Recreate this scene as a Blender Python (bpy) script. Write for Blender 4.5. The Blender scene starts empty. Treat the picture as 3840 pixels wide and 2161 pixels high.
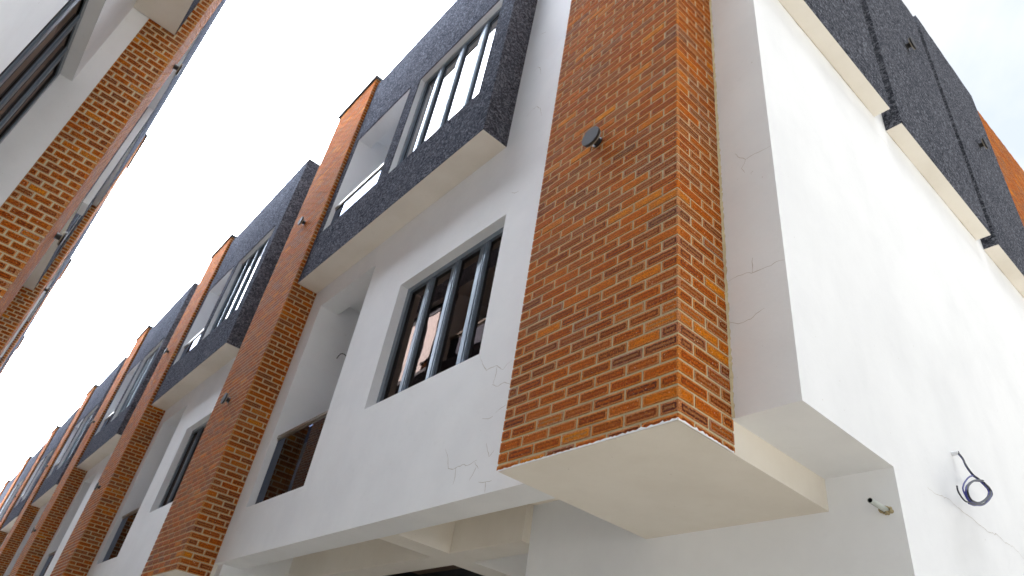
import bpy, math, random
from mathutils import Vector, Matrix
random.seed(7)
R = math.radians
S = 1.2          # metres per survey unit (one unit = width of the first brick pier)
GZ = -0.907      # ground level in survey units
SL = 1.68        # metres per unit for the terrace across the street
scene = bpy.context.scene
col = scene.collection

# ------------------------------------------------------------------ tags
def tag(o, label=None, cat=None, group=None, kind=None):
    if label: o['label'] = label
    if cat: o['category'] = cat
    if group: o['group'] = group
    if kind: o['kind'] = kind
    return o

def empty(name, loc, rz=0.0):
    o = bpy.data.objects.new(name, None)
    o.empty_display_size = 0.3
    o.location = loc
    o.rotation_euler = (0, 0, rz)
    col.objects.link(o)
    return o

# ------------------------------------------------------------------ mesh builder
class MB:
    """quads/polygons in local (u along the row, w into the building, z up), mapped to metres"""
    def __init__(self, sc, sw):
        self.sc, self.sw = sc, sw      # scale, sign of w
        self.v, self.f, self.m = [], [], []
        self.bd, self.bh = [], []
        self.mi = 0
    def T(self, p):
        return (p[0]*self.sc, p[1]*self.sc*self.sw, p[2]*self.sc)
    def poly(self, pts, n, bd=None, bh=None):
        q = [Vector(self.T(p)) for p in pts]
        nn = Vector((n[0], n[1]*self.sw, n[2]))
        c = Vector((0, 0, 0))
        for i in range(len(q)):
            a, b = q[i], q[(i+1) % len(q)]
            c += a.cross(b)
        idx = list(range(len(q)))
        if c.dot(nn) < 0: idx.reverse()
        base = len(self.v)
        self.v += [tuple(q[i]) for i in idx]
        self.f.append(list(range(base, base+len(q))))
        self.m.append(self.mi)
        if bd:
            self.bd += [bd[i] for i in idx]; self.bh += [bh]*len(idx)
        else:
            self.bd += [(0, 0, 0)]*len(idx); self.bh += [(9, 9, 0)]*len(idx)
    def box(self, u0, u1, w0, w1, z0, z1, skip=''):
        P = lambda a, b, c: ((u0, u1)[a], (w0, w1)[b], (z0, z1)[c])
        if 'a' not in skip: self.poly([P(0,0,0),P(0,1,0),P(0,1,1),P(0,0,1)], (-1,0,0))
        if 'b' not in skip: self.poly([P(1,0,0),P(1,1,0),P(1,1,1),P(1,0,1)], (1,0,0))
        if 'f' not in skip: self.poly([P(0,0,0),P(1,0,0),P(1,0,1),P(0,0,1)], (0,-1,0))
        if 'r' not in skip: self.poly([P(0,1,0),P(1,1,0),P(1,1,1),P(0,1,1)], (0,1,0))
        if 'd' not in skip: self.poly([P(0,0,0),P(1,0,0),P(1,1,0),P(0,1,0)], (0,0,-1))
        if 't' not in skip: self.poly([P(0,0,1),P(1,0,1),P(1,1,1),P(0,1,1)], (0,0,1))
    def slab(self, u0, u1, z0, z1, w0, w1, holes=()):
        """wall in the u-z plane with rectangular openings (ua,ub,za,zb)"""
        us = sorted({u0, u1, *[x for h in holes for x in h[:2] if u0 < x < u1]})
        zs = sorted({z0, z1, *[x for h in holes for x in h[2:] if z0 < x < z1]})
        nu, nz = len(us)-1, len(zs)-1
        def solid(i, j):
            if i < 0 or j < 0 or i >= nu or j >= nz: return False
            x, z = (us[i]+us[i+1])/2, (zs[j]+zs[j+1])/2
            return not any(h[0] < x < h[1] and h[2] < z < h[3] for h in holes)
        for i in range(nu):
            for j in range(nz):
                if not solid(i, j): continue
                a, b, c, d = us[i], us[i+1], zs[j], zs[j+1]
                self.poly([(a,w0,c),(b,w0,c),(b,w0,d),(a,w0,d)], (0,-1,0))
                self.poly([(a,w1,c),(b,w1,c),(b,w1,d),(a,w1,d)], (0,1,0))
                if not solid(i-1, j): self.poly([(a,w0,c),(a,w1,c),(a,w1,d),(a,w0,d)], (-1,0,0))
                if not solid(i+1, j): self.poly([(b,w0,c),(b,w1,c),(b,w1,d),(b,w0,d)], (1,0,0))
                if not solid(i, j-1): self.poly([(a,w0,c),(b,w0,c),(b,w1,c),(a,w1,c)], (0,0,-1))
                if not solid(i, j+1): self.poly([(a,w0,d),(b,w0,d),(b,w1,d),(a,w1,d)], (0,0,1))
    def prism_u(self, prof, u0, u1):
        """profile of (w,z) points extruded along u"""
        self.poly([(u0,w,z) for w, z in prof], (-1,0,0))
        self.poly([(u1,w,z) for w, z in prof], (1,0,0))
        n = len(prof)
        A = sum(prof[i][0]*prof[(i+1)%n][1]-prof[(i+1)%n][0]*prof[i][1] for i in range(n))
        s = 1 if A > 0 else -1
        for i in range(n):
            (w0, z0), (w1, z1) = prof[i], prof[(i+1)%n]
            self.poly([(u0,w0,z0),(u1,w0,z0),(u1,w1,z1),(u0,w1,z1)], (0, s*(z1-z0), -s*(w1-w0)))
    def room(self, u0, u1, z0, z1, w0, w1, t=.04):
        """open-fronted room: inner faces plus closed shell"""
        self.box(u0-t, u0, w0, w1, z0, z1, 'f'); self.box(u1, u1+t, w0, w1, z0, z1, 'f')
        self.box(u0-t, u1+t, w0, w1, z1, z1+t, 'f'); self.box(u0-t, u1+t, w0, w1, z0-t, z0, 'f')
        self.box(u0-t, u1+t, w1, w1+t, z0-t, z1+t)
    # ---- one brick slip with texture data; axis 'f' faces -w, 'a' faces -u, 'b' faces +u
    def brick(self, face, s0, s1, z0, z1, at, d, full, hh, rnd, cen, zc):
        sc = self.sc
        if face == 'f':
            P = lambda s, e, z: (s, at+e, z)
            N, L0, L1 = (0,-1,0), (-1,0,0), (1,0,0)
        elif face == 'a':
            P = lambda s, e, z: (at+e, s, z)
            N, L0, L1 = (-1,0,0), (0,-1,0), (0,1,0)
        else:
            P = lambda s, e, z: (at-e, s, z)
            N, L0, L1 = (1,0,0), (0,-1,0), (0,1,0)
        bh = (full*sc, hh*sc, 0)
        def B(s, z): return ((s-cen)*sc, (z-zc)*sc, rnd)
        self.poly([P(s0,0,z0),P(s1,0,z0),P(s1,0,z1),P(s0,0,z1)], N, [B(s0,z0),B(s1,z0),B(s1,z1),B(s0,z1)], bh)
        self.poly([P(s0,0,z0),P(s1,0,z0),P(s1,d,z0),P(s0,d,z0)], (0,0,-1), [B(s0,z0),B(s1,z0),B(s1,z0),B(s0,z0)], bh)
        self.poly([P(s0,0,z1),P(s1,0,z1),P(s1,d,z1),P(s0,d,z1)], (0,0,1), [B(s0,z1),B(s1,z1),B(s1,z1),B(s0,z1)], bh)
        self.poly([P(s0,0,z0),P(s0,d,z0),P(s0,d,z1),P(s0,0,z1)], L0, [B(s0,z0),B(s0,z0),B(s0,z1),B(s0,z1)], bh)
        self.poly([P(s1,0,z0),P(s1,d,z0),P(s1,d,z1),P(s1,0,z1)], L1, [B(s1,z0),B(s1,z0),B(s1,z1),B(s1,z1)], bh)
    def build(self, name, mats, parent=None, bricks=False, smooth=False):
        me = bpy.data.meshes.new(name)
        me.from_pydata(self.v, [], self.f)
        for m in (mats if isinstance(mats, (list, tuple)) else [mats]): me.materials.append(m)
        me.polygons.foreach_set('material_index', self.m)
        if smooth: me.polygons.foreach_set('use_smooth', [True]*len(self.f))
        if bricks:
            for nm, dat in (('bd', self.bd), ('bh', self.bh)):
                at = me.attributes.new(nm, 'FLOAT_VECTOR', 'CORNER')
                at.data.foreach_set('vector', [c for v in dat for c in v])
        me.update()
        o = bpy.data.objects.new(name, me)
        col.objects.link(o)
        if parent is not None: o.parent = parent
        return o

def copy_tree(o, parent=None):
    c = o.copy(); col.objects.link(c)
    if parent is not None: c.parent = parent
    for ch in [x for x in list(bpy.data.objects) if x.parent == o]:
        copy_tree(ch, c)
    return c

# ------------------------------------------------------------------ materials
def newmat(name):
    m = bpy.data.materials.new(name); m.use_nodes = True
    nt = m.node_tree
    b = nt.nodes['Principled BSDF']
    return m, nt, b
def N(nt, t, **k):
    n = nt.nodes.new(t)
    for a, v in k.items(): setattr(n, a, v)
    return n
def math_(nt, op, a, b=None, c=None, clamp=False):
    n = N(nt, 'ShaderNodeMath', operation=op); n.use_clamp = clamp
    for i, x in enumerate((a, b, c)):
        if x is None: continue
        if isinstance(x, (int, float)): n.inputs[i].default_value = x
        else: nt.links.new(x, n.inputs[i])
    return n.outputs[0]
def mix(nt, f, a, b, mode='MIX'):
    n = N(nt, 'ShaderNodeMix', data_type='RGBA', blend_type=mode)
    for s, x in ((n.inputs[0], f), (n.inputs[6], a), (n.inputs[7], b)):
        if isinstance(x, (int, float)): s.default_value = x
        elif isinstance(x, tuple): s.default_value = (*x, 1) if len(x) == 3 else x
        else: nt.links.new(x, s)
    return n.outputs[2]
def noise(nt, vec, scale, detail=4, rough=.5, dist=0.0):
    n = N(nt, 'ShaderNodeTexNoise'); n.inputs['Scale'].default_value = scale
    n.inputs['Detail'].default_value = detail; n.inputs['Roughness'].default_value = rough
    n.inputs['Distortion'].default_value = dist
    if vec is not None: nt.links.new(vec, n.inputs['Vector'])
    return n.outputs['Fac']
def mapr(nt, x, a, b, c=0.0, d=1.0):
    n = N(nt, 'ShaderNodeMapRange'); n.clamp = True
    nt.links.new(x, n.inputs[0])
    for i, v in enumerate((a, b, c, d)): n.inputs[i+1].default_value = v
    return n.outputs[0]
def mapping(nt, vec, scale):
    n = N(nt, 'ShaderNodeMapping'); n.inputs['Scale'].default_value = scale
    nt.links.new(vec, n.inputs['Vector']); return n.outputs[0]
def bump(nt, b, h, strength, dist):
    n = N(nt, 'ShaderNodeBump'); n.inputs['Strength'].default_value = strength
    n.inputs['Distance'].default_value = dist
    nt.links.new(h, n.inputs['Height']); nt.links.new(n.outputs[0], b.inputs['Normal'])

def plaster(name, c, c2, streak=.25):
    m, nt, b = newmat(name)
    pos = N(nt, 'ShaderNodeNewGeometry').outputs['Position']
    n1 = noise(nt, pos, 1.1, 5, .6)
    n2 = noise(nt, mapping(nt, pos, (1.6, 1.6, .22)), 1.4, 5, .65)
    n3 = noise(nt, pos, 9, 6, .7)
    f = math_(nt, 'ADD', math_(nt, 'MULTIPLY', mapr(nt, n1, .42, .72), .65), math_(nt, 'MULTIPLY', mapr(nt, n2, .5, .8), streak))
    cc = mix(nt, f, c, c2)
    cc = mix(nt, mapr(nt, n3, .60, .8, 0, .25), cc, tuple(x*.86 for x in c2))
    spots = noise(nt, pos, 38, 2, .5)
    cc = mix(nt, mapr(nt, spots, .76, .80, 0, .45), cc, (.33, .28, .22))
    nt.links.new(cc, b.inputs['Base Color'])
    b.inputs['Roughness'].default_value = .82
    b.inputs['Specular IOR Level'].default_value = .25
    h = math_(nt, 'ADD', math_(nt, 'MULTIPLY', noise(nt, pos, 3.2, 4, .55), .5), math_(nt, 'MULTIPLY', noise(nt, pos, 45, 5, .6), .14))
    n = N(nt, 'ShaderNodeBump'); n.inputs['Strength'].default_value = .42; n.inputs['Distance'].default_value = .012
    nt.links.new(h, n.inputs['Height']); nt.links.new(n.outputs[0], b.inputs['Normal'])
    return m
M = {}
M['plaster'] = plaster('white_plaster', (.81, .83, .855), (.705, .725, .755))
M['soffit'] = plaster('bounce_warmed_soffit_plaster', (.78, .745, .68), (.66, .615, .54), .3)  # same plaster, with warm ground bounce put into its colour

def tyrolean():
    m, nt, b = newmat('charcoal_textured_render')
    pos = N(nt, 'ShaderNodeNewGeometry').outputs['Position']
    a = noise(nt, pos, 31, 4, .75, 1.0)
    g = noise(nt, mapping(nt, pos, (1, 1, 1.5)), 13, 5, .75, 1.8)
    big = noise(nt, pos, 1.6, 4, .6)
    base = mix(nt, mapr(nt, big, .35, .65), (.050, .054, .068), (.074, .079, .096))
    cc = mix(nt, mapr(nt, a, .48, .60), base, (.21, .222, .265))
    cc = mix(nt, mapr(nt, g, .53, .64, 0, .9), cc, (.018, .019, .027))
    nt.links.new(cc, b.inputs['Base Color'])
    b.inputs['Roughness'].default_value = .9
    b.inputs['Specular IOR Level'].default_value = .0
    h = math_(nt, 'ADD', a, math_(nt, 'MULTIPLY', g, 1.4))
    h = math_(nt, 'ADD', h, math_(nt, 'MULTIPLY', noise(nt, mapping(nt, pos, (1, .8, .5)), 1.3, 2, .5, 1.5), 7.0))
    bump(nt, b, h, 1.0, .012)
    return m
M['dark'] = tyrolean()

def brickmat():
    m, nt, b = newmat('rustic_brick_slips')
    A = N(nt, 'ShaderNodeAttribute'); A.attribute_name = 'bd'
    H = N(nt, 'ShaderNodeAttribute'); H.attribute_name = 'bh'
    sa = N(nt, 'ShaderNodeSeparateXYZ'); nt.links.new(A.outputs['Vector'], sa.inputs[0])
    sh = N(nt, 'ShaderNodeSeparateXYZ'); nt.links.new(H.outputs['Vector'], sh.inputs[0])
    oi = N(nt, 'ShaderNodeObjectInfo').outputs['Random']
    pos = N(nt, 'ShaderNodeNewGeometry').outputs['Position']
    du = math_(nt, 'SUBTRACT', sh.outputs[0], math_(nt, 'ABSOLUTE', sa.outputs[0]))
    dv = math_(nt, 'SUBTRACT', sh.outputs[1], math_(nt, 'ABSOLUTE', sa.outputs[1]))
    # rounded distance to the brick's edge, wobbling
    k = .016
    su = math_(nt, 'MAXIMUM', math_(nt, 'SUBTRACT', k, du), 0)
    sv = math_(nt, 'MAXIMUM', math_(nt, 'SUBTRACT', k, dv), 0)
    rr = math_(nt, 'SQRT', math_(nt, 'ADD', math_(nt, 'MULTIPLY', su, su), math_(nt, 'MULTIPLY', sv, sv)))
    d = math_(nt, 'SUBTRACT', k, rr)
    far = math_(nt, 'MINIMUM', du, dv)
    d = math_(nt, 'MAXIMUM', d, math_(nt, 'MULTIPLY', math_(nt, 'GREATER_THAN', far, k), far))
    d = math_(nt, 'ADD', d, math_(nt, 'MULTIPLY', math_(nt, 'SUBTRACT', noise(nt, pos, 42, 4, .7), .5), .014))
    wn = N(nt, 'ShaderNodeTexWhiteNoise', noise_dimensions='2D')
    cb = N(nt, 'ShaderNodeCombineXYZ'); nt.links.new(sa.outputs[2], cb.inputs[0]); nt.links.new(oi, cb.inputs[1])
    nt.links.new(cb.outputs[0], wn.inputs['Vector'])
    sw = N(nt, 'ShaderNodeSeparateColor'); nt.links.new(wn.outputs['Color'], sw.inputs[0])
    r1, r2, r3 = sw.outputs[0], sw.outputs[1], sw.outputs[2]
    def ramp(x, st):
        n = N(nt, 'ShaderNodeValToRGB'); n.color_ramp.interpolation = 'LINEAR'
        e = n.color_ramp.elements
        e[0].position, e[0].color = st[0][0], (*st[0][1], 1)
        e[1].position, e[1].color = st[-1][0], (*st[-1][1], 1)
        for p, c in st[1:-1]:
            q = e.new(p); q.color = (*c, 1)
        nt.links.new(x, n.inputs[0]); return n.outputs[0]
    core = ramp(r1, [(0, (.26, .06, .010)), (.10, (.38, .070, .004)), (.5, (.50, .100, .003)), (.88, (.56, .125, .003)), (.96, (.70, .21, .004)), (1, (.80, .28, .005))])
    body = ramp(r1, [(0, (.17, .045, .016)), (.10, (.29, .044, .004)), (.5, (.40, .064, .003)), (.88, (.43, .080, .003)), (.96, (.60, .15, .004)), (1, (.70, .22, .005))])
    ring = ramp(r2, [(0, (.060, .022, .022)), (.4, (.10, .020, .006)), (1, (.20, .042, .006))])
    rim = ramp(r3, [(0, (.58, .165, .018)), (.4, (.56, .21, .050)), (.8, (.48, .24, .115)), (1, (.34, .22, .17))])
    n1 = noise(nt, pos, 24, 4, .65)
    c = mix(nt, mapr(nt, n1, .4, .6), body, core)
    olive = math_(nt, 'MULTIPLY', mapr(nt, d, .0205, .0235), mapr(nt, r3, .55, .75))
    c = mix(nt, math_(nt, 'MULTIPLY', olive, .75), c, (.26, .17, .085))
    ringf = math_(nt, 'MULTIPLY', mapr(nt, d, .0075, .0115), math_(nt, 'SUBTRACT', 1.0, mapr(nt, d, .0165, .0235)))
    ringf = math_(nt, 'MULTIPLY', ringf, math_(nt, 'MULTIPLY', mapr(nt, r1, .55, .97, 1.0, .25), mapr(nt, r3, 0, .5, .55, 1.0)))
    c = mix(nt, ringf, c, ring)
    c = mix(nt, math_(nt, 'MULTIPLY', math_(nt, 'SUBTRACT', 1.0, mapr(nt, d, .0065, .0100)), mapr(nt, r2, 0, .6, .55, 1.0)), c, rim)
    # grit
    g0 = noise(nt, pos, 105, 2, .7)
    c = mix(nt, mapr(nt, g0, .54, .64, 0, .55), c, (.62, .26, .05))
    g1 = noise(nt, pos, 140, 3, .7)
    c = mix(nt, mapr(nt, g1, .50, .61, 0, .8), c, (.045, .016, .008))
    g2 = noise(nt, pos, 85, 1, .5)
    c = mix(nt, mapr(nt, g2, .72, .76, 0, .8), c, (.75, .62, .45))
    # odd drips of plaster and paint
    g3 = noise(nt, mapping(nt, pos, (8, 8, 1.2)), 3, 2, .5)
    c = mix(nt, mapr(nt, g3, .79, .80, 0, .9), c, (.75, .72, .66))
    nt.links.new(c, b.inputs['Base Color'])
    b.inputs['Roughness'].default_value = .85
    b.inputs['Specular IOR Level'].default_value = .04
    h = math_(nt, 'ADD', math_(nt, 'MULTIPLY', noise(nt, pos, 70, 4, .7), 1.0), math_(nt, 'MULTIPLY', mapr(nt, d, -.002, .006), 1.0))
    bump(nt, b, h, .8, .005)
    return m
M['brick'] = brickmat()
def mortarmat():
    m, nt, b = newmat('sandy_mortar')
    pos = N(nt, 'ShaderNodeNewGeometry').outputs['Position']
    c = mix(nt, noise(nt, pos, 30, 5, .7), (.42, .355, .215), (.64, .55, .36))
    c = mix(nt, mapr(nt, noise(nt, pos, 3, 3, .6), .5, .7, 0, .5), c, (.34, .26, .17))
    nt.links.new(c, b.inputs['Base Color']); b.inputs['Roughness'].default_value = .9
    bump(nt, b, noise(nt, pos, 120, 4, .7), .6, .004)
    return m
M['mortar'] = mortarmat()

def simple(name, c, rough=.5, metal=0.0, var=.0, spec=.5):
    m, nt, b = newmat(name)
    pos = N(nt, 'ShaderNodeNewGeometry').outputs['Position']
    cc = mix(nt, noise(nt, pos, 14, 5, .65), c, tuple(x*(1-var) for x in c))
    nt.links.new(cc, b.inputs['Base Color'])
    b.inputs['Roughness'].default_value = rough; b.inputs['Metallic'].default_value = metal
    b.inputs['Specular IOR Level'].default_value = spec
    return m
M['frame'] = simple('grey_window_aluminium', (.24, .295, .36), .30, .5, .3)
M['rubber'] = simple('black_gasket', (.012, .013, .016), .6)
M['cap'] = simple('charcoal_cap_flashing', (.05, .055, .065), .55, .2, .3)
M['interior'] = simple('shaded_interior_brown', (.16, .11, .075), .9, 0, .3)  # dark brown holds the shade of unlit rooms and deep carport
M['crack'] = simple('plaster_crack', (.60, .575, .545), .95, 0, .3)  # grey-brown of the hairline cracks
M['lampgrey'] = simple('lamp_satin_grey', (.060, .060, .070), .7, 0, .2, .15)
M['lampblack'] = simple('lamp_black', (.012, .012, .014), .5)
M['lamprim'] = simple('lamp_pale_rim', (.30, .27, .22), .7)
M['pvc'] = simple('weathered_pvc', (.55, .60, .58), .45, 0, .35)
M['pvcdark'] = simple('pipe_inside', (.012, .022, .028), .8)
M['putty'] = simple('yellowed_putty', (.50, .42, .24), .9, 0, .5)
M['cable'] = simple('black_cable', (.018, .022, .035), .42)
M['cableblue'] = simple('blue_cable', (.020, .025, .20), .42)
M['brass'] = simple('steel_handrail', (.34, .31, .27), .3, .8, .2)

def glass(name, refl, tint, gc):
    m = bpy.data.materials.new(name); m.use_nodes = True
    nt = m.node_tree; nt.nodes.clear()
    out = N(nt, 'ShaderNodeOutputMaterial')
    g = N(nt, 'ShaderNodeBsdfGlossy'); g.inputs['Roughness'].default_value = .015
    g.inputs['Color'].default_value = (*gc, 1)
    t = N(nt, 'ShaderNodeBsdfTransparent'); t.inputs['Color'].default_value = (*tint, 1)
    lw = N(nt, 'ShaderNodeFresnel'); lw.inputs['IOR'].default_value = 1.5
    f = math_(nt, 'ADD', refl, math_(nt, 'MULTIPLY', lw.outputs[0], 1-refl))
    mx = N(nt, 'ShaderNodeMixShader')
    nt.links.new(f, mx.inputs[0]); nt.links.new(t.outputs[0], mx.inputs[1]); nt.links.new(g.outputs[0], mx.inputs[2])
    pos = N(nt, 'ShaderNodeNewGeometry').outputs['Position']
    bp = N(nt, 'ShaderNodeBump'); bp.inputs['Strength'].default_value = .12; bp.inputs['Distance'].default_value = .01
    nt.links.new(noise(nt, pos, 1.6, 2, .5), bp.inputs['Height']); nt.links.new(bp.outputs[0], g.inputs['Normal'])
    nt.links.new(mx.outputs[0], out.inputs['Surface'])
    return m
M['glass'] = glass('tinted_window_glass', .06, (.22, .17, .14), (.50, .37, .31))
M['glassup'] = glass('reflective_window_glass', .42, (.20, .20, .21), (.97, .94, .945))
M['rail_glass'] = glass('tinted_balustrade_glass', .05, (.06, .09, .14), (.55, .62, .78))

# ------------------------------------------------------------------ brick pier
BL, BHT, MJ = .170, .0555, .0105   # module length, course height, joint (survey units, right-hand row)
def brick_pier(sc, sw, u0, u1, w1, z0, z1, parent, bl=BL, bh=BHT, mj=MJ, zbase=None, both=True, name='brick_pier'):
    mb = MB(sc, sw)
    e = .0030 if sw < 0 else .0012
    mb.mi = 1
    mb.box(u0+e, u1-e, e, w1, z0, z1)          # mortar core
    mb.mi = 0
    d = .012
    zz = z0 if zbase is None else zbase
    n = int(math.ceil((z1-zz)/bh))
    rg = random.Random(int((u0+w1)*1000))
    h = (bh-mj)/2; hl = (bl-mj)/2
    for k in range(n):
        za, zb = zz+k*bh+mj/2, zz+(k+1)*bh-mj/2
        zc = (za+zb)/2
        za, zb = max(za, z0), min(zb, z1)
        if zb-za < .006: continue
        odd = k % 2
        r = lambda i: rg.random()
        def course(face, s0, s1, at, first_full, rc, far_end=False):
            s = s0; i = 0
            while s < s1-.006:
                L = bl if (i or first_full) else bl/2
                a = s + (mj/2 if i else 0); bb = min(s+L-mj/2, s1)
                if s+L >= s1-.012: bb = s1
                rnd = rc if i == 0 else rg.random()
                jit = (rg.random()-.5)*.0015
                if bb-a > .012:
                    mb.brick(face, a, bb, za+jit, zb+jit, at + (0 if face != 'f' else 0), d, (bb-a)/2, h, rnd, (a+bb)/2, zc)
                s += L; i += 1
        rc = rg.random()
        course('f', u0, u1, 0.0, odd == 0, rc)
        course('a', d, w1, u0, odd == 1, rc)
        if both: course('b', d, w1, u1, odd == 1, rg.random())
    return mb.build(name, [M['brick'], M['mortar']], parent, bricks=True)

# ------------------------------------------------------------------ windows, railings
def window(sc, sw, parent, u0, u1, z0, z1, w, mulls, gmat, mw=.125, fr=.055, name='window', pd=.028):
    mb = MB(sc, sw)
    D = .055
    mb.box(u0, u0+fr, w, w+D, z0, z1); mb.box(u1-fr, u1, w, w+D, z0, z1)
    mb.box(u0+fr, u1-fr, w, w+D, z1-.05, z1); mb.box(u0+fr, u1-fr, w, w+D, z0, z0+.05)
    edges = [u0+fr]
    for c in mulls:
        a, b = c-mw/2, c+mw/2
        zA, zB = z0+.05, z1-.05
        mb.box(a, a+mw*.46, w+.004, w+D-.002, zA, zB)
        mb.box(a+mw*.46, b, w+pd*.7, w+D-.002, zA, zB)
        mb.box(a+mw*.10, a+mw*.16, w-.004, w+.004, zA, zB, 'r')
        mb.box(a+mw*.34, a+mw*.40, w-.002, w+.004, zA, zB, 'r')
        edges += [a, b]
    edges.append(u1-fr)
    f = mb.build(name, M['frame'], parent)
    for i in range(0, len(edges), 2):
        a, b = edges[i], edges[i+1]
        p = MB(sc, sw)
        g = .009
        p.mi = 1
        for q in ((a, a+g, z0+.05, z1-.05), (b-g, b, z0+.05, z1-.05), (a+g, b-g, z0+.05, z0+.05+g), (a+g, b-g, z1-.05-g, z1-.05)):
            p.box(q[0], q[1], w+pd-.004, w+pd+.008, q[2], q[3])
        p.mi = 0
        tl = random.Random(i*7+int(u0*100)).uniform(-.0015, .0015)
        p.box(a+g, b-g, w+pd+tl, w+pd+.005+tl, z0+.05+g, z1-.05-g)
        p.build('pane', [gmat, M['rubber']], f)
    return f

def railing(sc, sw, parent, u0, u1, z0, zr, w, name='balcony_railing'):
    mb = MB(sc, sw)
    mb.box(u0+.004, u1-.004, w-.02, w+.022, zr-.015, zr+.015)
    mb.box(u0+.004, u1-.004, w-.008, w+.010, zr-.034, zr-.015)
    f = mb.build(name, M['brass'], parent)
    p = MB(sc, sw)
    um = (u0+u1)/2
    p.box(u0+.006, um-.004, w-.003, w+.004, z0, zr-.034)
    p.box(um+.004, u1-.006, w-.003, w+.004, z0, zr-.034)
    p.build('glass_panel', M['rail_glass'], f)
    return f

def strip_ribbon(mb, pts, width, n, off):
    """thin raised ribbon along a polyline lying on a wall; n is the wall's outward normal"""
    nv = Vector(n)
    P = [Vector(p)+nv*off for p in pts]
    # wander
    Q = []
    rg = random.Random(len(pts)*31+int(abs(pts[0][2])*1000))
    for i in range(len(P)-1):
        a, b = P[i], P[i+1]
        m = max(2, int((b-a).length/.018))
        s = (b-a).cross(nv); s.normalize()
        for j in range(m):
            q = a.lerp(b, j/m)
            if j: q = q + s*rg.uniform(-.004, .004)
            Q.append(q)
    Q.append(P[-1])
    L = len(Q)
    prev = None
    for i, q in enumerate(Q):
        t = (Q[min(i+1, L-1)]-Q[max(i-1, 0)]); s = t.cross(nv); s.normalize()
        hw = width*.5*(0.35+.65*math.sin(math.pi*min(1, max(.06, i/(L-1)*.9+.05))))*rg.uniform(.6, 1.3)
        cur = (tuple(q-s*hw), tuple(q+s*hw))
        if prev: mb.poly([prev[0], prev[1], cur[1], cur[0]], n)
        prev = cur

# ------------------------------------------------------------------ right-hand terrace (survey units, u from the house's datum, z from ground)
P = 5.587
Zg = lambda z: z-GZ
ZB, ZFB, ZS, ZD, ZT, ZC = Zg(1.436), Zg(1.511), Zg(1.573), Zg(4.541), Zg(8.167), Zg(8.271)
YF, YS, YL, YD = .304, .339, 1.029, .048
W1 = (2.063, 3.496, Zg(2.469), Zg(3.676))
L1 = (4.195, 5.368, Zg(1.98), Zg(4.246))
DW = (2.494, 4.045, Zg(5.212), Zg(6.83))
DL = (4.254, 5.528, Zg(5.237), Zg(6.883))
XD = 2.253
NEXT = 5.660       # near face of the next pier

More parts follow.
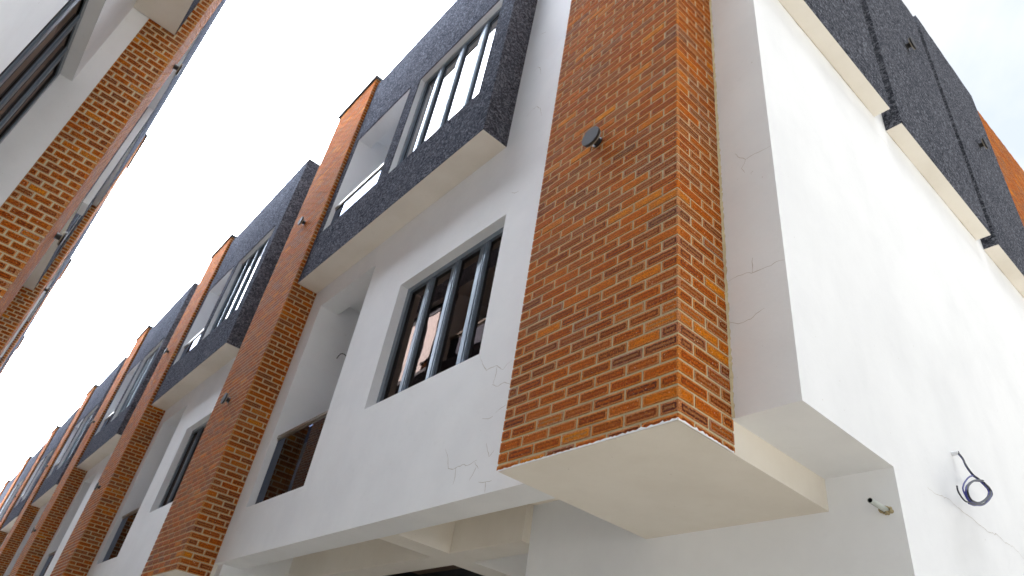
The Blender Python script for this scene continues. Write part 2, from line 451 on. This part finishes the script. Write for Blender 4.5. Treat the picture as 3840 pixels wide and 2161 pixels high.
def right_house(k):
    """k=0: the end house; k=1: the terrace house that is copied on. u is measured from x = k*P"""
    sc, sw = S, -1
    root = empty('townhouse', (k*P*S, 0, 0))
    ua, ub = (.286, 1.286) if k == 0 else (.073, 1.172)
    zb = ZB if k == 0 else Zg(1.384)
    B = lambda: MB(sc, sw)
    # brick pier, white base block under it, cap
    # bottom of brick courses
    brick_pier(sc, sw, ua, ub, YS+.002 if k == 0 else YF, zb, ZC, root, zbase=zb-(.030 if k == 0 else .0))
    m = B(); m.box(ua+.006, ub-.006, .006, YL, zb-.004, Zg(1.70)); m.build('pier_base', M['soffit'], root)
    if k == 0:
        # ragged white paint left along the bottom edge of the bricks
        m = B(); rg = random.Random(21)
        for ax in ('f', 'a'):
            t0, t1 = (ua, ub) if ax == 'f' else (0.0, YS)
            q = t0; prev = None
            while q < t1:
                near = max(0, 1-(q-t0)/(.42 if ax == 'f' else .34))
                hgt = rg.uniform(-.002, .003)+.010*near*rg.random()**2
                P0 = (q, -.0009, zb-.006) if ax == 'f' else (ua-.0009, q, zb-.006)
                P1 = (q, -.0009, zb+hgt) if ax == 'f' else (ua-.0009, q, zb+hgt)
                if prev: m.poly([prev[0], P0, P1, prev[1]], (0, -1, 0) if ax == 'f' else (-1, 0, 0))
                prev = (P0, P1); q += rg.uniform(.006, .016)
        m.build('paint_smear', M['plaster'], root)
    m = B(); m.box(ua-.02, ub+.03, -.03, YF+.1, ZC, ZC+.05); m.build('pier_cap', M['cap'], root)
    # facade wall
    m = B()
    m.slab(ub, NEXT, ZFB, ZD, YF, .525, [W1, L1])
    m.box(ub, XD+.02, YF, .525, ZD, ZT-.03, 'd')
    if k == 0:
        m.prism_u([(YS, ZT-.03), (YS, ZS), (YL, ZS), (YL, 0), (7.5, 0), (7.5, ZT-.03)], 0, .292)
        m.slab(.292, 2.2, 0, Zg(1.76), YL, YL+.13)
    else:
        m.slab(0.0, 2.2, 0, Zg(1.76), YL, YL+.13)
    m.box(NEXT-.11, NEXT+.07, .345, .525, 0, ZFB, 'r')
    m.box(NEXT-.11, NEXT+.07, .525, YL, 0, Zg(1.76), 'r')
    m.box(NEXT-.11, NEXT+.07, YL, 5.0, 0, Zg(1.76), 'f')
    if k == 0:
        m.mi = 1
        for pts in CF: strip_ribbon(m, [(p[0], YF, Zg(p[1])) for p in pts], .0042, (0, -1, 0), .0012)
        for pts in CS: strip_ribbon(m, [(p[0], YS, Zg(p[1])) for p in pts], .0032, (0, -1, 0), .0012)
        for pts in CW: strip_ribbon(m, [(0, p[0], Zg(p[1])) for p in pts], .0032, (-1, 0, 0), .0012)
    wall = m.build('wall', [M['plaster'], M['crack']], root)
    # carport ceiling and beams
    m = B()
    u0 = .30 if k == 0 else 0.0
    m.box(u0, NEXT-.11, .525, 1.175, Zg(1.75), Zg(1.83))
    m.box(u0, 2.2, 1.175, 5.0, Zg(1.75), Zg(1.83), 'f')
    m.box(2.2, NEXT-.11, .968, 1.175, ZFB, Zg(1.75), 't')
    m.box(2.95, 3.175, .525, .968, ZFB, Zg(1.75), 'tfr')
    m.box(2.95, 3.175, 1.175, 3.2, ZFB, Zg(1.75), 'tf')
    m.box(2.2, NEXT-.11, 3.2, 3.4, ZFB, Zg(1.75))
    m.build('carport_ceiling', M['soffit'], root)
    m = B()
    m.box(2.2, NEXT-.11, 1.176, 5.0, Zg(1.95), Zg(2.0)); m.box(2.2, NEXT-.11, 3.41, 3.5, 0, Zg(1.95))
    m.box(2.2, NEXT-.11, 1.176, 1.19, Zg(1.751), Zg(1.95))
    m.build('carport_shade_box', M['interior'], root)  # dark faces stand in for the shade beyond the second beam
    # rooms
    m = B()
    m.room(L1[0], L1[1], L1[2], Zg(4.41), .525, 1.35)
    m.build('balcony_recess', M['plaster'], root)
    m = B()
    m.room(DL[0], DL[1], DL[2], Zg(7.06), .241, 1.10)
    m.build('balcony_recess', M['plaster'], root)
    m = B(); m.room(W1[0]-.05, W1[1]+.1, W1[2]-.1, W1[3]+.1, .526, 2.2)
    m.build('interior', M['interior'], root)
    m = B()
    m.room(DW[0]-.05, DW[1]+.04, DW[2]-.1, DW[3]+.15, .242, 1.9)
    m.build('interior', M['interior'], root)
    # windows
    window(sc, sw, root, W1[0]+.002, W1[1]-.002, W1[2], W1[3], .385, (2.412, 2.785, 3.150), M['glass'])
    railing(sc, sw, root, L1[0], L1[1], L1[2], Zg(2.692), .372)
    # dark bay
    m = B()
    t = .012
    m.slab(XD, NEXT-.004, ZD, ZT, YD, YD+t, [DW, DL])
    m.box(XD, XD+t, YD+t, YF, ZD, ZT, 'f')
    m.box(XD+t, NEXT-.004, YD+t, .30, ZT-.03, ZT, 'f')
    m.box(XD+t, NEXT-.004, .241, .28, Zg(7.3), ZT-.03)
    bay = m.build('bay', M['dark'], root)
    m = B()
    m.slab(XD+t, NEXT-.004, ZD+.0015, Zg(7.3), YD+t, .241, [DW, DL])
    m.build('bay_lining', M['plaster'], root)
    m = B(); m.box(XD+.004, NEXT-.006, YD+.004, YF-.001, ZD-.003, ZD+.06)
    m.build('bay_soffit', M['soffit'], root)
    window(sc, sw, root, DW[0]+.002, DW[1]-.002, DW[2], DW[3], .118, (2.895, 3.30, 3.715), M['glassup'], .13)
    railing(sc, sw, root, DL[0], DL[1], DL[2], Zg(5.672), .116)
    # body and roof behind
    m = B()
    m.box(0.3 if k == 0 else 0.0, P, 2.4, 7.5, Zg(1.83), ZT-.25)
    m.box(0.3 if k == 0 else 0.0, P, .30, 7.6, ZT-.25, ZT-.16)
    m.build('roof', M['cap'], root)
    return root

# crack polylines (wall coordinates)
CF = [[(2.0585,2.4666),(2.0043,2.3758),(1.9466,2.3099),(1.9002,2.3155),(1.8442,2.3108),(1.779,2.2611),(1.7478,2.29),(1.7061,2.3041)],
 [(1.8442,2.3108),(1.8434,2.2426),(1.8523,2.1841)],[(1.8607,2.1867),(1.8003,2.1574),(1.7428,2.167),(1.6842,2.1329)],
 [(1.8995,1.9772),(1.8422,1.9603),(1.7992,1.9666)],[(1.781,1.9824),(1.7343,2.0007),(1.6932,2.01)],
 [(2.2236,1.8632),(2.1742,1.7942),(2.1472,1.7237),(2.1114,1.7127),(2.0733,1.7132),(2.0131,1.721),(1.9597,1.7064),(1.9248,1.711),(1.8799,1.7212)],
 [(2.0733,1.7132),(2.063,1.6602),(2.07,1.615)],[(1.8199,1.8057),(1.796,1.7575),(1.7747,1.7185),(1.7368,1.7484)],
 [(1.832,1.5876),(1.7721,1.5753),(1.7163,1.5739)],[(1.7666,1.5758),(1.7592,1.5171)],[(1.8954,1.7128),(1.8532,1.6662)],
 [(1.9201,1.611),(1.886,1.6574),(1.874,1.6778)],[(2.0491,4.7603),(1.9919,4.7828),(1.9326,4.7903),(1.8705,4.7175),(1.8369,4.598)],
 [(2.0575,5.382),(2.0183,5.4046),(1.9754,5.3403),(1.9516,5.2365)],[(2.051,3.8836),(2.0059,3.8498),(1.9573,3.8412)],[(2.0789,5.9554),(1.9917,5.9033)]]
CS = [[(.2714,2.2327),(.2208,2.241),(.18,2.238),(.1568,2.2241),(.1093,2.2236),(.063,2.2206),(.0393,2.2293),(.002,2.2204)],
 [(.1529,2.2223),(.1443,2.3049)],[(.2748,2.0184),(.2362,1.9947),(.1891,1.9967),(.1658,1.9997),(.1341,2.0155),(.111,2.0223)],
 [(.1923,2.9987),(.167,2.9507),(.137,2.9176),(.0868,2.9225),(.002,2.9165)],[(.137,2.9176),(.1629,2.872),(.1473,2.8328)]]
CW = [[(1.3455,1.5931),(1.4243,1.5903),(1.5712,1.6165),(1.651,1.6046),(1.7934,1.6037),(1.9013,1.5982),(1.9949,1.5952),(2.108,1.6168),(2.2005,1.6038),(2.314,1.616),(2.4316,1.5918)],
 [(1.8973,4.343),(1.9873,4.3455),(2.0758,4.3242)]]

h0 = right_house(0)
tag(h0, 'end townhouse nearest the camera, with cracked white side wall and widest brick pier', 'townhouse', 'townhouses along the right-hand row')
# charcoal band on the end wall, in three lengths, and the raking brick gable behind it
XE, ZE = -.115, Zg(4.547)
for y0, y1, zt in ((.345, 1.913, Zg(7.77)), (2.085, 3.681, Zg(7.77)), (3.837, 5.365, Zg(7.97))):
    m = MB(S, -1)
    # slightly uneven hand-trowelled top edge
    rg = random.Random(int(y0*100)); n = 14
    prof = [(y0, ZE), (y1, ZE)] + [(y1+(y0-y1)*i/n, zt+rg.uniform(-.012, .012)) for i in range(n+1)]
    m.prism_u(prof, XE, -.001)
    b_ = m.build('side_band', M['dark'], h0)
    m = MB(S, -1); m.box(XE+.004, -.001, y0+.003, y1-.003, ZE-.006, ZE+.01)
    m.build('band_soffit', M['soffit'], b_)
    m = MB(S, -1); q = y0+.01; prev = None
    while q < y1-.01:
        z_ = ZE-.006-rg.uniform(.001, .009)*(.4+.6*abs(math.sin(q*5)))
        cur = ((-.0022, q, ZE-.0055), (-.0022, q, z_))
        if prev: m.poly([prev[0], cur[0], cur[1], prev[1]], (-1, 0, 0))
        prev = cur; q += rg.uniform(.01, .03)
    m.build('joint_stain', M['putty'], b_)
m = MB(S, -1)
rg = random.Random(11); zz = ZS+.002; prev = None
while zz < ZT-.1:
    a_, b_w = .010+rg.uniform(-.0035, .004), .008+rg.uniform(-.003, .003)
    cur = ((.286-a_, YS-.0008, zz), (.286, YS-b_w, zz))
    if prev: m.poly([prev[0], prev[1], cur[1], cur[0]], (-1, -1, 0))
    prev = cur; zz += rg.uniform(.008, .022)
m.build('mortar_bead', M['mortar'], h0)
m = MB(S, -1)
rake = lambda y: Zg(7.83)+(y-5.36)*.1635
m.mi = 1; m.prism_u([(5.372, 0), (7.8, 0), (7.8, rake(7.8)-.002), (5.372, rake(5.372)-.002)], -.0925, -.001)
m.mi = 0
rg = random.Random(3)
k = 0
z = ZE
while z < rake(7.8):
    s = 5.372 - (0 if k % 2 else BL/2)
    while s < 7.8:
        a, b = max(5.372, s+MJ/2), min(7.8, s+BL-MJ/2)
        s += BL
        if b-a < .02: continue
        z1 = min(z+BHT-MJ, rake((a+b)/2))
        if z1-z < .01: continue
        m.brick('a', a, b, z, z1, -.096, .01, (b-a)/2, (BHT-MJ)/2, rg.random(), (a+b)/2, z+(BHT-MJ)/2)
    z += BHT; k += 1
m.build('brick_gable', [M['brick'], M['mortar']], h0, bricks=True)

h1 = right_house(1)
ordn = ['end', 'second', 'third', 'fourth', 'fifth', 'sixth', 'seventh', 'eighth', 'ninth']
NR = 9
rh = [h0, h1]
for k in range(2, NR):
    c = copy_tree(h1); c.location = (k*P*S, 0, 0); rh.append(c)
for k in range(1, NR):
    tag(rh[k], f'{ordn[k]} townhouse from the camera in the right-hand row, white with charcoal bay', 'townhouse', 'townhouses along the right-hand row')

# ------------------------------------------------------------------ terrace across the street (left in the picture)
CX, CY, CZ = -1.07112, -1.778005, .343442
T_ = -.011
LZG = CZ+(GZ-CZ)/1.4
lz = lambda z: z-LZG
LYD, LYW, LYF, LQW = .061, .220, .319, .848
LZQ, LZC, LZSL, LZO, LZW = lz(3.756), lz(6.237), lz(4.016), lz(5.0), lz(3.043)
def left_world(x):
    y = -1.995+T_*x
    X, Y = CX+1.4*(x-CX), CY+1.4*(y-CY)
    return (X*S, -Y*S, 0)
def left_house(x, span):
    sc, sw = SL, 1
    root = empty('townhouse', left_world(x), math.atan(-T_))
    B = lambda: MB(sc, sw)
    zlow = lz(1.50)
    brick_pier(sc, sw, 0, LQW, LYW, zlow, LZC, root, bl=.0868, bh=.0398, mj=.0085, both=False)
    m = B(); m.box(.003, LQW-.003, LYW, .6, zlow, LZC-.01)
    m.build('pier_base', M['plaster'], root)
    m = B(); m.box(-.012, LQW+.01, -.02, LYF, LZC, LZC+.03); m.build('pier_cap', M['cap'], root)
    wn = (-1.17, -.02, lz(1.95), LZW)
    lo = (-span+.45, -span+1.35, lz(1.75), lz(3.40))
    wn = (wn[0], 0.0, wn[2], wn[3])
    m = B()
    m.slab(-span, 0.0, lz(1.55), LZQ+.02, LYF, LYF+.20, [wn, lo])
    m.box(-span, LQW, .75, .85, 0, lz(1.6))
    m.box(-span-.02, -span+.06, .32, .75, 0, lz(1.56))
    m.box(-span-.03, -span-.001, LYF+.001, 6, lz(1.56), LZC-.26)
    m.build('wall', M['plaster'], root)
    m = B(); m.box(-span, LQW, LYF+.20, 1.6, lz(1.65), lz(1.70)); m.build('carport_ceiling', M['soffit'], root)
    # openings of the bay
    zs, zo = LZSL, LZO
    o1 = (-span+.06, -2.12 if span > 3.5 else -span+1.5, zs, zo)
    o2 = (o1[1]+.22, -.06, zs, zo-.06)
    m = B()
    m.room(lo[0], lo[1], lo[2], lo[3]+.05, LYF+.20, 1.2)
    m.build('balcony_recess', M['plaster'], root)
    m = B()
    m.room(o1[0], o1[1], o1[2], o1[3]+.03, .14, .95)
    m.build('balcony_recess', M['plaster'], root)
    m = B()
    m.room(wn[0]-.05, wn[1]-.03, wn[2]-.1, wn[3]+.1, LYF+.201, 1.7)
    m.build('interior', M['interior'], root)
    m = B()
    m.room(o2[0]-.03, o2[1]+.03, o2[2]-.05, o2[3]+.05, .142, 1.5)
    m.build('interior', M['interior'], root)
    window(sc, sw, root, wn[0]+.002, wn[1]-.002, wn[2], wn[3], LYF+.062, (-.24, -.50, -.775), M['glass'], .11, .035, pd=.010)
    railing(sc, sw, root, lo[0], lo[1], lo[2], lo[2]+.5, LYF+.06)
    window(sc, sw, root, o2[0]+.002, o2[1]-.002, o2[2], o2[3], .066, (o2[0]+.42, o2[0]+.80, o2[0]+1.18) if span > 3.5 else (o2[0]+.4, o2[0]+.8), M['glassup'], .05, .03, pd=.006)
    railing(sc, sw, root, o1[0], o1[1], o1[2], o1[2]+.34, .11)
    t = .01
    m = B()
    m.slab(-span+.004, -.003, LZQ, zo, LYD, LYD+t, [o1, o2])
    m.box(-span+.004, -.003, .007, LYD+.03, zo+.004, LZC-.02)
    m.box(o1[1], o2[0], .007, .010, LZQ, zo)
    m.box(-span+.004, -.003, LYD+.03, .5, LZC-.05, LZC-.03, 'f')
    m.build('bay', M['dark'], root)
    m = B()
    m.slab(-span+.004, -.003, LZQ+.002, LZC-.05, LYD+t+.0005, .14, [o1, o2])
    m.build('bay_lining', M['plaster'], root)
    m = B()
    m.box(o1[1]+.001, o2[0]-.001, .0101, LYD, LZQ+.001, zo)  # fin's lower end imitates the pale sky streak in the glass
    m.box(-span+.006, -.005, .009, LYD+t-.001, zo, zo+.0035)
    m.build('bay_fin', M['plaster'], root)
    m = B(); m.box(-span+.005, -.004, LYD+.002, LYF-.001, LZQ-.002, LZQ+.03)
    m.build('bay_soffit', M['soffit'], root)
    m = B()
    m.box(-span, LQW, 1.75, 6, lz(1.7), LZC-.25)
    m.box(-span, LQW, .33, 6, LZC-.25, LZC-.20)
    m.build('roof', M['cap'], root)
    return root
xq = 2.521
lefts = []
la = left_house(xq, 3.61); lefts.append(la)
c = copy_tree(la); c.location = left_world(xq+4.458); lefts.append(c)
lb = left_house(xq+4.458+4.108, 3.26); lefts.append(lb)
for j in (2, 3, 4):
    c = copy_tree(lb); c.location = left_world(xq+4.458+4.108*j); lefts.append(c)
lo_names = ['nearest townhouse of the left-hand row, its big brick pier in the upper left corner',
            'second townhouse along the left-hand row, mostly hidden behind the first brick pier',
            'third townhouse along the left-hand row, a sliver of charcoal bay against the sky',
            'fourth townhouse along the left-hand row, at the left picture edge',
            'fifth townhouse along the left-hand row, beyond the left picture edge',
            'sixth and farthest townhouse along the left-hand row']
for o, l in zip(lefts, lo_names): tag(o, l, 'townhouse', 'townhouses along the left-hand row')

# ------------------------------------------------------------------ wall lamps
def cyl(mb, c, axis, r, h, n=28, mi=0, r2=None):
    """closed cylinder in metres; mb made with scale 1"""
    ax = Vector(axis).normalized(); c = Vector(c)
    s = ax.orthogonal().normalized(); t = ax.cross(s)
    r2 = r if r2 is None else r2
    A = [c+(s*math.cos(2*math.pi*i/n)+t*math.sin(2*math.pi*i/n))*r for i in range(n)]
    Bq = [c+ax*h+(s*math.cos(2*math.pi*i/n)+t*math.sin(2*math.pi*i/n))*r2 for i in range(n)]
    mb.mi = mi
    mb.poly(A, tuple(-ax)); mb.poly(Bq, tuple(ax))
    for i in range(n):
        j = (i+1) % n
        mb.poly([A[i], A[j], Bq[j], Bq[i]], tuple((A[i]+A[j])/2-c))
def make_lamp():
    root = empty('wall_lamp', (0, 0, 0))
    m = MB(1, 1); cyl(m, (0, 0, 0), (0, 1, 0), .030, .050); cyl(m, (0, 0, 0), (0, 1, 0), .040, .008); m.build('stem', M['lampblack'], root)
    m = MB(1, 1)
    cyl(m, (0, .050, 0), (0, 1, 0), .074, .010, mi=0)
    m.build('back_disc', M['lamprim'], root)
    m = MB(1, 1)
    cyl(m, (0, .0605, 0), (0, 1, 0), .078, .014, mi=1)
    cyl(m, (0, .0745, 0), (0, 1, 0), .0765, .0025, mi=0, r2=.074)
    m.build('front_disc', [M['lampgrey'], M['lampblack']], root)
    return root
lamp = make_lamp()
used = [False]
def put_lamp(loc, rz, label, group):
    o = lamp if not used[0] else copy_tree(lamp)
    used[0] = True
    o.location = loc; o.rotation_euler = (0, 0, rz)
    tag(o, label, 'wall lamp', group)
GR = 'round wall lamps on the right-hand brick piers'
put_lamp((.831*S, .002, Zg(3.272)*S), 0, 'round grey disc wall lamp on the front of the nearest and widest brick pier', GR)
for k in range(1, NR):
    u = k*P+.655
    put_lamp((u*S, .002, Zg(5.769)*S), 0, f'upper round wall lamp on the {ordn[k]} brick pier of the right-hand row', GR)
    put_lamp((u*S, .002, Zg(3.191)*S), 0, f'lower round wall lamp on the {ordn[k]} brick pier of the right-hand row', GR)
GB = 'round wall lamps on the charcoal side band'
put_lamp((XE*S-.001, -2.95*S, Zg(6.4)*S), R(90), 'round black wall lamp on the middle length of the charcoal side band', GB)
put_lamp((XE*S-.001, -4.635*S, Zg(6.438)*S), R(90), 'round black wall lamp on the charcoal side band, nearest the brick gable', GB)
GL = 'round wall lamps on the left-hand brick piers'
for j, o in enumerate(lefts[:4]):
    for zz, nm in ((4.09, 'upper'), (2.49, 'lower')):
        off = Matrix.Rotation(math.atan(-T_), 4, 'Z') @ Vector((.62*SL, -.002, lz(zz)*SL))
        put_lamp(Vector(o.location)+off, R(180)+math.atan(-T_), f'{nm} round wall lamp on the {["nearest","second","third","fourth"][j]} brick pier of the left-hand row', GL)

# ------------------------------------------------------------------ tubes
def tube(name, pts, r, mat, parent=None, n=10, res=6):
    cu = bpy.data.curves.new(name, 'CURVE'); cu.dimensions = '3D'
    sp = cu.splines.new('BEZIER'); sp.bezier_points.add(len(pts)-1)
    for b, p in zip(sp.bezier_points, pts):
        b.co = p; b.handle_left_type = b.handle_right_type = 'AUTO'
    cu.bevel_depth = r; cu.bevel_resolution = 3; cu.resolution_u = res; cu.use_fill_caps = True
    tmp = bpy.data.objects.new(name+'_tmp', cu); col.objects.link(tmp)
    dg = bpy.context.evaluated_depsgraph_get()
    me = bpy.data.meshes.new_from_object(tmp.evaluated_get(dg))
    bpy.data.objects.remove(tmp)
    me.materials.clear(); me.materials.append(mat)
    for p in me.polygons: p.use_smooth = True
    me.name = name
    o = bpy.data.objects.new(name, me); col.objects.link(o)
    if parent is not None: o.parent = parent
    return o
W = lambda p: Vector((p[0]*S, -p[1]*S, (p[2]-GZ)*S))
# coiled cable on the bright end wall
base = W((0, 1.7576, 1.9016))
croot = empty('coiled_cable', base)
loc = lambda p: W(p)-base
seg1 = [(-.03,1.7527,1.8982),(-.041,1.7381,1.8794),(-.052,1.7246,1.8539),(-.063,1.7011,1.8169),(-.074,1.6906,1.7852),(-.085,1.6881,1.7591),(-.085,1.7197,1.7588),(-.085,1.7584,1.7608),(-.085,1.7938,1.757),(-.085,1.8405,1.7615),(-.085,1.882,1.757),(-.085,1.8948,1.7427),(-.085,1.8625,1.7112),(-.085,1.7876,1.6639),(-.085,1.7094,1.6253),(-.085,1.6443,1.6042),(-.085,1.5935,1.5877),(-.085,1.5379,1.5781),(-.083,1.4954,1.5727),(-.081,1.4685,1.5848),(-.080,1.4537,1.6009),(-.080,1.4552,1.6248)]
loopo = [(-.084,1.6962,1.7551),(-.084,1.6386,1.7291),(-.084,1.5727,1.6871),(-.084,1.5252,1.6488),(-.084,1.508,1.6236),(-.084,1.5154,1.6068),(-.084,1.535,1.5899),(-.084,1.5867,1.593),(-.084,1.6485,1.6109),(-.084,1.7094,1.6253),(-.086,1.79,1.668),(-.086,1.86,1.716),(-.086,1.885,1.742)]
loopi = [(-.085,1.7837,1.7581),(-.085,1.7305,1.7419),(-.085,1.6616,1.7157),(-.085,1.593,1.6786),(-.085,1.5467,1.6431),(-.085,1.5308,1.6119),(-.085,1.5427,1.5946),(-.085,1.5875,1.5943),(-.085,1.6477,1.6096),(-.085,1.7201,1.6419),(-.085,1.7938,1.6817),(-.085,1.8369,1.7141),(-.085,1.851,1.7395),(-.085,1.8308,1.7466),(-.085,1.79,1.751)]
tube('cable_core', [loc(p) for p in seg1], .0042, M['cable'], croot)
sh = lambda L, a, b, c: [(p[0]+a, p[1]+b, p[2]+c) for p in L]
tube('cable_core', [loc(p) for p in sh(loopi, -.006, .004, .003)], .0055, M['cable'], croot)
tube('cable_core', [loc(p) for p in sh(loopi, .004, .012, .004)], .0045, M['cable'], croot)
tube('cable_core', [loc(p) for p in sh(seg1[:18], .004, .006, -.002)], .0036, M['cableblue'], croot)
tube('cable_core', [loc(p) for p in loopo], .0040, M['cableblue'], croot)
tube('cable_core', [loc(p) for p in sh(loopi, -.002, -.007, -.003)], .0040, M['cableblue'], croot)
m = MB(1, 1)
def pipe(mb, c, axis, r, h, wall=.003):
    ax = Vector(axis).normalized(); c = Vector(c); n = 24
    s = ax.orthogonal().normalized(); t = ax.cross(s)
    ring = lambda rr, z: [c+ax*z+(s*math.cos(2*math.pi*i/n)+t*math.sin(2*math.pi*i/n))*rr for i in range(n)]
    a, b, ci, d = ring(r, 0), ring(r, h), ring(r-wall, h), ring(r-wall, h*.4)
    for i in range(n):
        j = (i+1) % n
        rad = (a[i]+a[j])/2-c
        mb.mi = 0
        mb.poly([a[i], a[j], b[j], b[i]], tuple(rad)); mb.poly([b[i], b[j], ci[j], ci[i]], tuple(ax))
        mb.mi = 1
        mb.poly([ci[i], ci[j], d[j], d[i]], tuple(-rad))
    mb.mi = 1; mb.poly(d, tuple(ax))
pipe(m, (0, 0, 0), (-1, 0, 0), .0125, .038)
m.build('conduit', [M['plaster'], M['pvcdark']], croot)
tag(croot, 'loose coil of black and blue cable hanging from a conduit in the bright end wall', 'cable')

pb = W((.0598, 1.029, 1.4042))
proot = empty('pipe_stub', pb)
m = MB(1, 1); pipe(m, (0, 0, 0), (0, 1, -.03), .0135, .158); m.build('pipe', [M['pvc'], M['pvcdark']], proot)
m = MB(1, 1)
rg = random.Random(5)
for i in range(9):
    a = i*.7; rr = .013+rg.uniform(0, .009)
    cyl(m, (rr*math.cos(a)*1.2, -.001, rr*math.sin(a)-.003), (rg.uniform(-.3, .3), 1, rg.uniform(-.2, .2)), rg.uniform(.006, .011), rg.uniform(.006, .024), n=9, r2=rg.uniform(.002, .005))
m.build('putty_collar', M['putty'], proot)
tag(proot, 'pale plastic pipe stub poking out of the grey ground-floor wall beside the corner', 'pipe')

wb = W((5.368, .6711, 3.72))
wo = tube('stray_wire', [W(p)-wb for p in ((5.368, .690, 3.80), (5.34, .665, 3.74), (5.33, .68, 3.79), (5.34, .72, 3.82), (5.35, .77, 3.81), (5.34, .80, 3.78))], .006, M['cable'])
wo.location = wb
tag(wo, 'short curl of black wire poking from the first-floor balcony wall of the end townhouse', 'wire')

# ------------------------------------------------------------------ ground
def groundmat():
    m, nt, b = newmat('compacted_laterite')
    pos = N(nt, 'ShaderNodeNewGeometry').outputs['Position']
    c = mix(nt, noise(nt, pos, .7, 6, .6), (.355, .31, .245), (.455, .405, .33))
    c = mix(nt, mapr(nt, noise(nt, pos, 20, 4, .7), .5, .8, 0, .5), c, (.22, .15, .09))
    nt.links.new(c, b.inputs['Base Color']); b.inputs['Roughness'].default_value = .95
    bump(nt, b, noise(nt, pos, 12, 6, .7), .7, .03)
    return m
m = MB(1, 1); m.poly([(-600, -600, 0), (600, -600, 0), (600, 600, 0), (-600, 600, 0)], (0, 0, 1))
tag(m.build('ground', groundmat()), kind='structure')

# ------------------------------------------------------------------ light
w = bpy.data.worlds.new('World'); scene.world = w; w.use_nodes = True
nt = w.node_tree
bg = nt.nodes['Background']
sd = Vector((-.75, -.2, 2.1)).normalized()       # towards the sun
elev = math.asin(sd.z); az = math.atan2(sd.x, sd.y)
sky = N(nt, 'ShaderNodeTexSky', sky_type='NISHITA')
sky.sun_disc = False; sky.sun_elevation = elev; sky.sun_rotation = az
sky.air_density = 1.0; sky.dust_density = 2.0; sky.altitude = 50
tc = N(nt, 'ShaderNodeTexCoord').outputs['Generated']
OPEN = tuple(Vector((.09, -.70, .70)).normalized())
cl = noise(nt, mapping(nt, tc, (1, 1, 1.6)), 2.3, 7, .55, .35)
cl2 = noise(nt, mapping(nt, tc, (1, 1, 2.0)), 5.5, 6, .55, .2)
dn = N(nt, 'ShaderNodeVectorMath', operation='DOT_PRODUCT')
nt.links.new(tc, dn.inputs[0]); dn.inputs[1].default_value = OPEN
thin = mapr(nt, dn.outputs["Value"], .80, .95)      # the overcast thins out towards this part of the sky
cm = math_(nt, 'ADD', math_(nt, 'MULTIPLY', cl, .7), math_(nt, 'MULTIPLY', cl2, .3))
mask = math_(nt, 'SUBTRACT', 1.0, math_(nt, 'MULTIPLY', math_(nt, 'SUBTRACT', 1.0, mapr(nt, cm, .42, .58, .12, 1.0)), thin))
cloud = mix(nt, mapr(nt, cl2, .35, .65), (10.2, 11.2, 12.6), (12.0, 12.7, 13.8))
cloud = mix(nt, mapr(nt, thin, .5, 1.0), cloud, (2.9, 2.95, 3.0))
skyc = (2.25, 2.45, 2.62)
skyn = mix(nt, 1.0, sky.outputs[0], (1.0, 1.0, 1.0), 'MULTIPLY')
skyc = mix(nt, .15, skyc, skyn)
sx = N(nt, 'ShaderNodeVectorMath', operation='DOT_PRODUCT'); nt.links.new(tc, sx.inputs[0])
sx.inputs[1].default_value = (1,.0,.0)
lum = mapr(nt, sx.outputs['Value'], .02, .50, .12, 4.0)  # made-up cloud gradient: brighter down the street, duller behind, to balance wall light
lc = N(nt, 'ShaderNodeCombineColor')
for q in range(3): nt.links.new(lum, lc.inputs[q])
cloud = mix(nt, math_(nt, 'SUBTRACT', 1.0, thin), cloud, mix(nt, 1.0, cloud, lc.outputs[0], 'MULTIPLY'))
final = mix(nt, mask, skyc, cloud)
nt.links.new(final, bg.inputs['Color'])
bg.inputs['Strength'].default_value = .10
sl = bpy.data.lights.new('sun', 'SUN'); sl.energy = .5; sl.angle = R(20); sl.color = (1.0, .995, .99)
so = bpy.data.objects.new('sun', sl); col.objects.link(so)
so.rotation_euler = sd.to_track_quat('Z', 'Y').to_euler()

# ------------------------------------------------------------------ camera
r_ = (-0.6547, 0.7429, 0.1394); u_ = (-0.3647, -0.4719, 0.8027); f_ = (0.6621, 0.4747, 0.5799)
cv = lambda t: Vector((t[0], -t[1], t[2])).normalized()
X, Y, Z = cv(r_), cv(u_), -cv(f_)
X = (X-Z*X.dot(Z)).normalized(); Y = Z.cross(X)
cam = bpy.data.cameras.new('camera')
co = bpy.data.objects.new('camera', cam); col.objects.link(co)
mm = Matrix((X, Y, Z)).transposed().to_4x4()
mm.translation = W((CX, CY, CZ))
co.matrix_world = mm
cam.sensor_width = 36; cam.lens = 36*2533.87/3840
cam.clip_start = .05; cam.clip_end = 2000
cam.dof.use_dof = True; cam.dof.focus_distance = 3.1; cam.dof.aperture_fstop = 4.5
scene.camera = co
vs = scene.view_settings
vs.view_transform = 'Standard'; vs.look = 'None'; vs.exposure = 1.90; vs.gamma = 1
scene.cycles.max_bounces = 10; scene.cycles.diffuse_bounces = 6; scene.cycles.transparent_max_bounces = 16
scene.cycles.use_denoising = True
